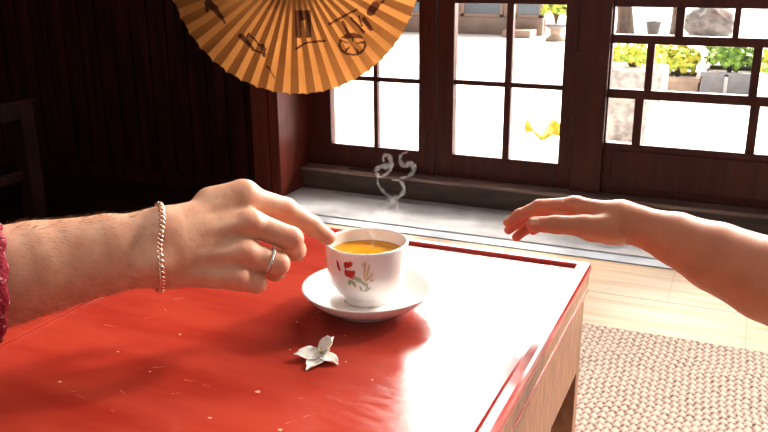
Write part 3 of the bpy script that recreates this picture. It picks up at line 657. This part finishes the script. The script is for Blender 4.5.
# ------------------------------------------------------------------ bodies: one continuous surface from a blended distance field
def smin(a, b, k):
    h = np.clip(.5+.5*(b-a)/k, 0, 1); return b+(a-b)*h-k*h*(1-h)
class Body:
    def __init__(self, n): self.groups = []; self.n = np.array(n)/np.linalg.norm(n); self.creases = []
    def group(self, prims, k_in, k_out): self.groups.append((prims, k_in, k_out))     # prim = (a, b, ra, rb, squash along n)
    def prim_d(self, P, pr):
        a, b, ra, rb, sq = pr; a, b = np.asarray(a), np.asarray(b); ab = b-a
        L2 = float(ab@ab)+1e-12
        pa = P-a; t_ = np.clip((pa@ab)/L2, 0, 1); d_ = pa-t_[..., None]*ab
        if sq != 1:
            dn = d_@self.n; d_ = d_+self.n*(dn*(1/sq-1))[..., None]
        return np.sqrt((d_*d_).sum(-1))-(ra+(rb-ra)*t_)
    def eval(self, P):
        D = np.full(P.shape[:-1], .2)
        for prims, ki, ko in self.groups:
            G = None
            for pr in prims:
                d_ = self.prim_d(P, pr); G = d_ if G is None else smin(G, d_, ki)
            D = smin(D, G, ko)
        for c, ax, rad, dep, wd in self.creases:
            q = P-np.asarray(c); s = q@np.asarray(ax); near = np.clip(1-np.sqrt((q*q).sum(-1))/rad, 0, 1)
            D = D+dep*np.exp(-(s/wd)**2)*np.minimum(1, near*3)
        return D
    def build(self, h, axes, origin):
        A = np.array(axes); o = np.array(origin)
        pts, rads = [], []
        for prims, ki, ko in self.groups:
            for a, b, ra, rb, sq in prims: pts += [a, b]; rads += [ra, rb]
        pts = (np.array(pts)-o)@A.T; rads = np.array(rads)[:, None]
        lo = (pts-rads).min(0)-3*h; hi = (pts+rads).max(0)+3*h
        n = np.ceil((hi-lo)/h).astype(int)+1
        D = np.full(n, .03, dtype=np.float32)
        ax = [lo[i]+h*np.arange(n[i]) for i in range(3)]
        nl = (A@self.n).astype(np.float32)
        for prims, ki, ko in self.groups:
            G = None; pp = (np.array([q for pr in prims for q in (pr[0], pr[1])])-o)@A.T; rr = max(max(pr[2], pr[3]) for pr in prims)+max(ki, ko)+3*h
            i0 = np.maximum(0, ((pp.min(0)-rr-lo)/h).astype(int)); i1 = np.minimum(n, ((pp.max(0)+rr-lo)/h).astype(int)+2)
            sl = tuple(slice(i0[i], i1[i]) for i in range(3))
            gx_, gy_, gz_ = [ax[i][sl[i]].astype(np.float32).reshape([-1 if j == i else 1 for j in range(3)]) for i in range(3)]
            for q_, (a, b, ra, rb, sq) in enumerate(prims):
                la, lb = pp[2*q_].astype(np.float32), pp[2*q_+1].astype(np.float32); ab = lb-la; L2 = np.float32(ab@ab+1e-12)
                px_, py_, pz_ = gx_-la[0], gy_-la[1], gz_-la[2]
                t_ = np.clip((px_*ab[0]+py_*ab[1]+pz_*ab[2])/L2, 0, 1)
                dx, dy, dz = px_-t_*ab[0], py_-t_*ab[1], pz_-t_*ab[2]
                d2 = dx*dx+dy*dy+dz*dz
                if sq != 1:
                    dn = dx*nl[0]+dy*nl[1]+dz*nl[2]; d2 = d2+dn*dn*np.float32(1/sq**2-1)
                d_ = np.sqrt(d2)-(np.float32(ra)+np.float32(rb-ra)*t_)
                G = d_ if G is None else smin(G, d_, np.float32(ki))
            D[sl] = smin(D[sl], G, np.float32(ko))
        for c, cax, rad, dep, wd in self.creases:
            cc = (np.asarray(c)-o)@A.T; i0 = np.maximum(0, ((cc-rad-lo)/h).astype(int)); i1 = np.minimum(n, ((cc+rad-lo)/h).astype(int)+2)
            sl = tuple(slice(i0[i], i1[i]) for i in range(3))
            g = np.stack(np.meshgrid(*[ax[i][sl[i]] for i in range(3)], indexing='ij'), -1); q = g@A+o-np.asarray(c)
            s = q@np.asarray(cax); near = np.clip(1-np.sqrt((q*q).sum(-1))/rad, 0, 1)
            D[sl] += dep*np.exp(-(s/wd)**2)*np.minimum(1, near*3)
        # surface nets
        sg = D < 0
        cnt = np.zeros(np.array(n)-1, dtype=np.int8)
        for dx in (0, 1):
            for dy in (0, 1):
                for dz in (0, 1): cnt += sg[dx:n[0]-1+dx, dy:n[1]-1+dy, dz:n[2]-1+dz]
        cells = np.argwhere((cnt > 0) & (cnt < 8))
        ids = -np.ones(np.array(n)-1, dtype=np.int32); ids[tuple(cells.T)] = np.arange(len(cells))
        acc = np.zeros((len(cells), 3)); num = np.zeros(len(cells))
        offs = np.array([(x, y, z) for x in (0, 1) for y in (0, 1) for z in (0, 1)])
        for e0 in range(8):
            for axn in range(3):
                if offs[e0][axn]: continue
                o1 = offs[e0].copy(); o1[axn] = 1
                v0 = D[tuple((cells+offs[e0]).T)]; v1 = D[tuple((cells+o1).T)]
                cr = (v0 < 0) != (v1 < 0); t_ = np.where(cr, v0/np.where(cr, v0-v1, 1), 0)
                p = offs[e0]+t_[:, None]*(o1-offs[e0]); acc += p*cr[:, None]; num += cr
        V = (cells+acc/num[:, None])*h+lo
        V = V@A+o
        Q = []
        for axn in range(3):
            b1, b2 = (axn+1) % 3, (axn+2) % 3
            s0 = [slice(0, -1) if i == axn else slice(1, -1) for i in range(3)]; s1 = [slice(1, None) if i == axn else slice(1, -1) for i in range(3)]
            a_, b_ = sg[tuple(s0)], sg[tuple(s1)]
            for flip in (0, 1):
                e = np.argwhere(a_ & ~b_ if not flip else ~a_ & b_)
                if not len(e): continue
                e = e+np.array([0 if i == axn else 1 for i in range(3)])
                def cid(d1, d2):
                    q = e.copy(); q[:, b1] -= d1; q[:, b2] -= d2; return ids[tuple(q.T)]
                quad = np.stack([cid(1, 1), cid(0, 1), cid(0, 0), cid(1, 0)], -1)
                Q.append(quad[:, ::-1] if flip else quad)
        Q = np.concatenate(Q)
        if np.linalg.det(A) < 0: Q = Q[:, ::-1]
        return V, Q
    def surf(self, p, d, lo=0., hi=.08):
        """walk from p along d to the surface (single points or arrays)"""
        p, d = np.broadcast_arrays(np.asarray(p, dtype=float), np.asarray(d, dtype=float)); one = p.ndim == 1
        p, d = np.atleast_2d(p), np.atleast_2d(d); d = d/np.linalg.norm(d, axis=-1, keepdims=True)
        lo = np.full(len(p), lo); hi = np.full(len(p), hi)
        for _ in range(22):
            mid = (lo+hi)/2; ins = self.eval(p+d*mid[:, None]) < 0
            lo = np.where(ins, mid, lo); hi = np.where(ins, hi, mid)
        q = p+d*hi[:, None]
        return q[0] if one else q

def skin(name, base, flush, deep, sss_r, bump=.25):
    M = bpy.data.materials.new(name); M.use_nodes = True; t = M.node_tree; pb = t.nodes['Principled BSDF']
    a_ = t.nodes.new('ShaderNodeAttribute'); a_.attribute_name = 'flush'
    co = t.nodes.new('ShaderNodeTexCoord'); n1 = t.nodes.new('ShaderNodeTexNoise'); n1.inputs['Scale'].default_value = 55; n1.inputs['Detail'].default_value = 5
    t.links.new(co.outputs['Object'], n1.inputs['Vector'])
    r = t.nodes.new('ShaderNodeMapRange'); r.inputs['From Min'].default_value = .35; r.inputs['From Max'].default_value = .7; t.links.new(n1.outputs['Fac'], r.inputs['Value'])
    m1 = t.nodes.new('ShaderNodeMix'); m1.data_type = 'RGBA'; m1.inputs[6].default_value = (*base, 1); m1.inputs[7].default_value = (*deep, 1); t.links.new(r.outputs[0], m1.inputs[0])
    m2 = t.nodes.new('ShaderNodeMix'); m2.data_type = 'RGBA'; m2.inputs[7].default_value = (*flush, 1); t.links.new(m1.outputs[2], m2.inputs[6]); t.links.new(a_.outputs['Fac'], m2.inputs[0])
    t.links.new(m2.outputs[2], pb.inputs['Base Color'])
    pb.inputs['Roughness'].default_value = .48; pb.inputs['Specular IOR Level'].default_value = .4
    pb.inputs['Subsurface Weight'].default_value = .35; pb.inputs['Subsurface Radius'].default_value = sss_r; pb.inputs['Subsurface Scale'].default_value = .006
    n2 = t.nodes.new('ShaderNodeTexVoronoi'); n2.inputs['Scale'].default_value = 700; t.links.new(co.outputs['Object'], n2.inputs['Vector'])
    n3 = t.nodes.new('ShaderNodeTexNoise'); n3.inputs['Scale'].default_value = 160; n3.inputs['Detail'].default_value = 4; t.links.new(co.outputs['Object'], n3.inputs['Vector'])
    ad = t.nodes.new('ShaderNodeMath'); ad.operation = 'MULTIPLY_ADD'; ad.inputs[1].default_value = .35; t.links.new(n2.outputs['Distance'], ad.inputs[0]); t.links.new(n3.outputs['Fac'], ad.inputs[2])
    bp = t.nodes.new('ShaderNodeBump'); bp.inputs['Strength'].default_value = bump; bp.inputs['Distance'].default_value = .0008
    t.links.new(ad.outputs[0], bp.inputs['Height']); t.links.new(bp.outputs[0], pb.inputs['Normal'])
    return M
def finish(body, name, h, axes, origin, material, red):
    V, Q = body.build(h, axes, origin)
    o = np_mesh(name, V, Q, material)
    fl_ = np.zeros(len(V))
    for c, r, s in red: fl_ = np.maximum(fl_, s*np.exp(-((V-np.asarray(c))**2).sum(-1)/r**2))
    a_ = o.data.attributes.new('flush', 'FLOAT', 'POINT'); a_.data.foreach_set('value', fl_.astype(np.float32))
    return o, V
def nail(body, c, ax, up, L, W, material, parent):
    """thin curved nail following the fingertip"""
    c, ax, up = map(np.asarray, (c, ax, up)); ax = ax/np.linalg.norm(ax); up = up-ax*(up@ax); up = up/np.linalg.norm(up); sd_ = np.cross(ax, up)
    vs, fs = [], []; n, m_ = 9, 9
    for i in range(n):
        s = -1+2*i/(n-1)
        for j in range(m_):
            q = -1+2*j/(m_-1); ww = W*math.sqrt(max(0, 1-.55*abs(s)**3))
            an = q*.95; d_ = up*math.cos(an)+sd_*math.sin(an)*1.0
            vs.append((c+ax*L*s, d_, q, ww))
    PP = body.surf(np.array([v[0] for v in vs]), np.array([v[1] for v in vs]), 0, .03)
    for i, (c_, d_, q, ww) in enumerate(vs):
        p = PP[i]+d_*.00025; vs[i] = p-sd_*((p-c)@sd_)+sd_*q*ww*.98 if abs((p-c)@sd_) > ww else p
    for i in range(n-1):
        for j in range(m_-1): fs.append((i*m_+j, i*m_+j+1, (i+1)*m_+j+1, (i+1)*m_+j))
    return mesh_obj('fingernail', vs, fs, material, parent, smooth=True)
def hair(V, body, sel, n, L, rad, dirv, material, parent):
    ids_ = rng.choice(np.nonzero(sel)[0], n); vs, fs = [], []
    e = 5e-4
    P = V[ids_]; G = np.stack([body.eval(P+np.eye(3)[i]*e)-body.eval(P-np.eye(3)[i]*e) for i in range(3)], -1); G /= np.linalg.norm(G, axis=-1, keepdims=True)
    for p, nrm in zip(P, G):
        d_ = np.asarray(dirv)+rng.normal(size=3)*.28; d_ = d_-nrm*(d_@nrm); d_ /= np.linalg.norm(d_)+1e-9
        l = L*rng.uniform(.5, 1.25); k = len(vs); sd_ = np.cross(nrm, d_)
        for t_, hh, w_ in ((0, -.02, 1), (.5, .22, .8), (1, .30, .12)):
            c_ = p+d_*l*t_+nrm*l*hh
            for an in (0, 2.09, 4.19): vs.append(c_+(sd_*math.cos(an)+nrm*math.sin(an))*rad*w_)
        for a_ in (0, 3):
            for b_ in range(3): fs.append((k+a_+b_, k+a_+(b_+1) % 3, k+a_+3+(b_+1) % 3, k+a_+3+b_))
    o = mesh_obj('arm_hair', vs, fs, material, parent, smooth=True); o['kind'] = 'stuff'; return o
def px(n, d): return n*d/FPX                    # size in metres of n photo pixels at depth d

# ---- adult's right hand and forearm, from the left
AD = Body(-FW)
e0 = at(-235, 326, .60); e1 = at(-60, 291, .645); e2 = at(35, 268.5, .672); e3 = at(108, 254, .69); wr = at(160, 247.5, .702)
AD.group([(e0, e1, .050, .046, .90), (e1, e2, .046, .0385, .85), (e2, e3, .0385, .0330, .78), (e3, wr, .0330, .0305, .70)], .004, .006)
imc, mmc, rmc, pmc = at(244, 198, .742), at(251, 223, .725), at(246, 253, .717), at(238, 277, .716)
ica, mca, rca, pca = at(176, 225, .712), at(173, 240, .708), at(172, 256, .706), at(173, 270, .708)
AD.group([(ica, imc, .0155, .0118, 1), (mca, mmc, .0150, .0112, 1), (rca, rmc, .0150, .0108, 1), (pca, pmc, .0140, .0112, 1),
          (at(165, 247, .712), at(225, 235, .748), .028, .022, .75), (at(160, 247, .703), at(182, 244, .712), .0305, .029, .62),
          (at(185, 226, .74), at(232, 218, .765), .018, .013, 1), (at(210, 201, .735), at(240, 196, .742), .0125, .0125, 1)], .012, .012)
ip, idp, it = at(285, 209.5, .765), at(311, 225, .781), at(328, 237.5, .7905)
mp, mdp, mt = at(291, 239, .737), at(295, 250, .760), at(280, 250, .775)
rp, rdp, rt = at(278, 263.5, .728), at(275, 271, .750), at(262, 268, .763)
pp_, pdp, pt = at(256, 283, .722), at(254, 284, .742), at(244, 280, .755)
AD.group([(imc, ip, .0120, .0110, 1)], .004, .009); AD.group([(mmc, mp, .0112, .0105, 1)], .004, .006)
AD.group([(rmc, rp, .0108, .0098, 1)], .004, .006); AD.group([(pmc, pp_, .0108, .0086, 1)], .004, .006)
AD.group([(imc, ip, .0118, .0108, 1), (ip, idp, .0108, .0093, 1), (idp, it, .0093, .0074, 1)], .004, .0015)
AD.group([(mmc, mp, .0112, .0105, 1), (mp, mdp, .0105, .0095, 1), (mdp, mt, .0095, .0082, 1)], .004, .0015)
AD.group([(rmc, rp, .0106, .0098, 1), (rp, rdp, .0098, .0088, 1), (rdp, rt, .0088, .0078, 1)], .004, .0015)
AD.group([(pmc, pp_, .0100, .0086, 1), (pp_, pdp, .0086, .0078, 1), (pdp, pt, .0078, .0068, 1)], .004, .0015)
th = [at(187, 228, .748), at(225, 226, .778), at(252, 222, .795), at(268, 223, .80)]
AD.group([(th[0], th[1], .016, .0125, 1), (th[1], th[2], .0120, .0108, 1), (th[2], th[3], .0108, .0088, 1)], .005, .006)
toc = -FW
def dorsal(p, d_): return p+toc*d_
AD.group([(imc+UP*.006, imc+UP*.006+RT*.002, .0085, .0085, 1)], .004, .006)
for c_, r_ in ((mmc, .0086), (rmc, .0082), (pmc, .0076)): AD.group([(c_+toc*.007, c_+toc*.006+RT*.002, r_, r_, 1)], .004, .006)
for a_, b_ in ((ica, imc), (mca, mmc), (rca, rmc), (pca, pmc)):      # extensor tendons
    s = a_+(b_-a_)*.30; AD.group([(s+toc*.0118, b_+toc*.0086, .0028, .0034, 1)], .004, .006)
AD.group([(at(152, 264, .684), at(156, 264, .684), .009, .009, 1)], .004, .014)   # ulna head
def axis(a_, b_): return (b_-a_)/np.linalg.norm(b_-a_)
for a_, b_, c_ in ((imc, idp, ip), (ip, it, idp)):
    for o_s in (-.0022, 0, .0022): AD.creases.append((c_+axis(a_, b_)*o_s+UP*.008, axis(a_, b_), .012, .0004, .0008))
ASKIN = skin('adult_skin', (.66, .36, .235), (.66, .21, .13), (.58, .28, .17), (1, .32, .18), .35)
adult, AV = finish(AD, 'person', .00115, [RT, UP, -FW], at(160, 247, .7),
                   ASKIN, [(imc+UP*.01, .011, .8), (mmc+toc*.01, .010, .55), (rmc+toc*.01, .010, .5), (pmc+toc*.01, .010, .45), (ip+toc*.008, .010, .45), (it, .014, .7), (mp+toc*.006, .012, .5), (rp, .010, .5), (pp_, .01, .4), (idp, .009, .3)])
tag(adult, 'adult arm from the left in red sleeve, index finger touching the cup rim', 'person')
NAIL = mat('nail', (.70, .42, .34), .25, .5)
nail(AD, it-axis(idp, it)*.0035, it-idp, UP*.9+RT*.35-FW*.1, .0058, .0052, NAIL, adult)
# hair on the forearm
loc = (AV-at(0, 0, 0))
pxx = 384+FPX*((AV-CAM)@RT)/((AV-CAM)@FW)
sel = (pxx > 5) & (pxx < 152) & (((AV-e2)@FW) < .012)
hair(AV, AD, sel, 650, .009, .00008, RT*.75-UP*.55, mat('brown_hair', (.22, .11, .05), .5), adult)
sel2 = (pxx > 10) & (pxx < 150) & (((AV-e2)@UP-((AV-e2)@RT)*.15) > .030)
hair(AV, AD, sel2, 260, .007, .00010, RT*.9+UP*.25, mat('brown_hair', (.22, .11, .05), .5), adult)
# sleeve: knitted cuff that follows the arm and is rolled at its end
def ring_pts(body, c, ax, u1, u2, off, n):
    a_ = 2*math.pi*np.arange(n)/n; D = np.cos(a_)[:, None]*np.asarray(u1)+np.sin(a_)[:, None]*np.asarray(u2)
    return list(body.surf(np.asarray(c), D, 0, .09)+D*off)
def sleeve(body, path, offs, u1, u2, material, parent, n=96, wob=.0012, lean=0):
    vs, fs = [], []
    for i, (c, of) in enumerate(zip(path, offs)):
        for k, p in enumerate(ring_pts(body, c, None, u1, u2, of, n)):
            p = p+(RT*math.sin(k*.9+i)*wob+UP*wob*.8*math.sin(k*.55+i*1.7)); p = p+RT*lean*((p-c)@(-FW)); vs.append(p)
    m_ = len(path)
    for i in range(m_-1):
        for k in range(n): fs.append((i*n+k, i*n+(k+1) % n, (i+1)*n+(k+1) % n, (i+1)*n+k))
    fs.append(tuple(range(n)))
    return mesh_obj('sleeve', vs, fs, material, parent, smooth=True)
KNIT = mat('red_knit', (.20, .008, .018), .9, .2, ((.50, .20, .22), (260, 260, 260), .56, .70), ((190, 190, 190), 1.0, .003))
ctr = [at(x, 276-.19*x, d_) for x, d_ in ((-225, .603), (-160, .619), (-100, .635), (-60, .646), (-34, .654), (-18, .660), (-8, .664), (-3, .6655), (-2, .666), (-5, .665), (-12, .663))]
tilt = RT*.0
sleeve(AD, ctr, [.006, .006, .006, .005, .005, .0052, .0058, .0050, .0032, .0014, .0010], UP*1.0+RT*.0, -FW, KNIT, adult, lean=.62)
# bracelet: twisted rope chain
bc, bax = at(159.5, 247.5, .7015), RT
u1 = UP-bax*(UP@bax); u1 /= np.linalg.norm(u1); u2 = np.cross(bax, u1)
N = 260; a_ = 2*math.pi*np.arange(N)/N; DD = np.cos(a_)[:, None]*u1+np.sin(a_)[:, None]*u2
base = [(p+RT*.36*((p-bc)@(-FW)), d_) for p, d_ in zip(AD.surf(bc, DD, 0, .07), DD)]
parts = []
for ph in (0, math.pi):
    pts = []
    for k, (p, d_) in enumerate(base):
        a_ = k/N*2*math.pi*22+ph; pts.append(p+d_*(.0019+.0012*math.cos(a_))+bax*(.0017*math.sin(a_)+.0012*math.sin(k/N*2*math.pi*3)))
    parts.append(tube(pts, .00105, 8, closed=True))
v, f = merge(parts); o = mesh_obj('bracelet', v, f, METAL_PINK, adult, smooth=True); o['label'] = 'twisted rose gold rope bracelet'
# ring on the ring finger
rc = rmc+(rp-rmc)*.72; rax = axis(rmc, rp); r1 = UP-rax*(UP@rax); r1 /= np.linalg.norm(r1); r2_ = np.cross(rax, r1)
parts = []
for ph in (0, math.pi):
    pts = []
    for k in range(140):
        a_ = 2*math.pi*k/140; d_ = r1*math.cos(a_)+r2_*math.sin(a_); q = a_*11+ph; pts.append(rc+d_*(.0110+.0005*math.cos(q))+rax*.0009*math.sin(q))
    parts.append(tube(pts, .0007, 8, closed=True))
v, f = merge(parts); o = mesh_obj('finger_ring', v, f, SILVER, adult, smooth=True); o['label'] = 'thin twisted silver ring'

# ---- child's right hand and forearm, from the right
CH = Body(UP)
cw = at(622, 222, .800); c1 = at(640, 226, .794); c2 = at(676, 239, .775); c3 = at(716, 257, .75); c4 = at(768, 279.5, .72); c5 = at(930, 345, .63)
CH.group([(cw, c1, .0190, .0185, 1), (c1, c2, .0185, .0248, 1), (c2, c3, .0248, .0315, 1), (c3, c4, .0315, .0368, 1), (c4, c5, .0368, .042, 1)], .004, .006)
cim, cmm, crm, cpm = at(574, 205, .822), at(577, 205, .836), at(580, 208, .848), at(585, 213, .858)
CH.group([(at(616, 216, .80), cim, .0125, .0085, 1), (at(616, 216, .81), cmm, .0125, .0085, 1), (at(616, 218, .818), crm, .0120, .0083, 1), (at(616, 222, .822), cpm, .0115, .0080, 1),
          (at(618, 224, .800), at(588, 222, .818), .0155, .0125, 1), (cw, at(614, 222, .806), .0170, .0160, 1)], .008, .010)
cip, cid, cit = at(539, 206.5, .818), at(519, 215, .816), at(507.5, 222.5, .815)
cmp_, cmd, cmt = at(540, 209, .834), at(519, 221.5, .832), at(508.5, 230, .830)
crp, crd, crt = at(545, 214, .846), at(527, 228, .842), at(516.5, 237, .838)
cpp, cpd, cpt = at(556, 218, .856), at(541, 226, .852), at(533, 231, .848)
for a_, b_, ra, rb in ((cim, cip, .0080, .0070), (cmm, cmp_, .0080, .0070), (crm, crp, .0078, .0066), (cpm, cpp, .0070, .0058)): CH.group([(a_, b_, ra, rb, 1)], .003, .005)
for ch_, r_ in (((cim, cip, cid, cit), (.0076, .0066, .0057, .0044)), ((cmm, cmp_, cmd, cmt), (.0076, .0066, .0057, .0045)), ((crm, crp, crd, crt), (.0074, .0063, .0056, .0046)), ((cpm, cpp, cpd, cpt), (.0066, .0056, .005, .0042))):
    CH.group([(ch_[i], ch_[i+1], r_[i], r_[i+1], 1) for i in range(3)], .003, .001)
t0, t1, t2, t3 = at(612, 228, .790), at(584, 226, .792), at(556, 224.5, .795), at(533.5, 224.3, .798)
CH.group([(t0, t1, .0135, .0100, 1), (t1, t2, .0098, .0078, 1)], .005, .006)
CH.group([(t1, t2, .0094, .0084, 1), (t2, t3, .0084, .0074, 1)], .004, .002)
CH.group([(at(592, 233, .797), at(612, 233, .80), .0085, .0095, 1)], .004, .008)
CH.group([(at(609, 236.5, .797), at(622, 236, .80), .0065, .0060, 1)], .004, .005)        # heel of the hand
for a_, b_, c_ in ((cim, cid, cip), (cip, cit, cid)): CH.creases.append((c_+toc*.005, axis(a_, b_), .009, .0007, .0008))
CH.creases.append((cim+axis(cim, cip)*.011+toc*.006, axis(cim, cip), .008, .0006, .0008))
CH.creases.append((t2+toc*.006, axis(t1, t3), .009, .0004, .0008))
CH.creases.append((at(627, 236, .795), axis(cw, c1), .012, .0010, .0011))
CSKIN = skin('child_skin', (.56, .20, .105), (.62, .13, .07), (.48, .16, .08), (1, .28, .14), .12)
child, CV = finish(CH, 'person', .00105, [RT, UP, -FW], at(620, 220, .8), CSKIN,
                   [(cit, .022, .8), (cmt, .024, .9), (crt, .026, .9), (cpt, .02, .8), (cip, .012, .5), (cid, .012, .6), (t3, .014, .5), (cmp_, .02, .7)])
tag(child, 'bare child arm reaching in from the right with drooping open fingers', 'person')
nail(CH, t3-axis(t2, t3)*.0005, t3-t2, toc*.9+UP*.35, .0045, .0042, mat('child_nail', (.66, .27, .17), .35, .4), child)
nail(CH, cit-axis(cid, cit)*.002, cit-cid, UP*.8+toc*.4, .0034, .0030, MATS['child_nail'], child)
# short sleeve beyond the elbow
ctr = [at(925, 348, .632), at(905, 340, .643), at(885, 331, .654), at(870, 325, .662), at(868, 324, .663)]
ax_ = axis(c4, c5); v1 = UP-ax_*(UP@ax_); v1 /= np.linalg.norm(v1); v2 = np.cross(ax_, v1)
sleeve(CH, ctr, [.006, .007, .008, .008, .001], v1, v2, mat('white_cotton', (.7, .68, .66), .85, .2), child)
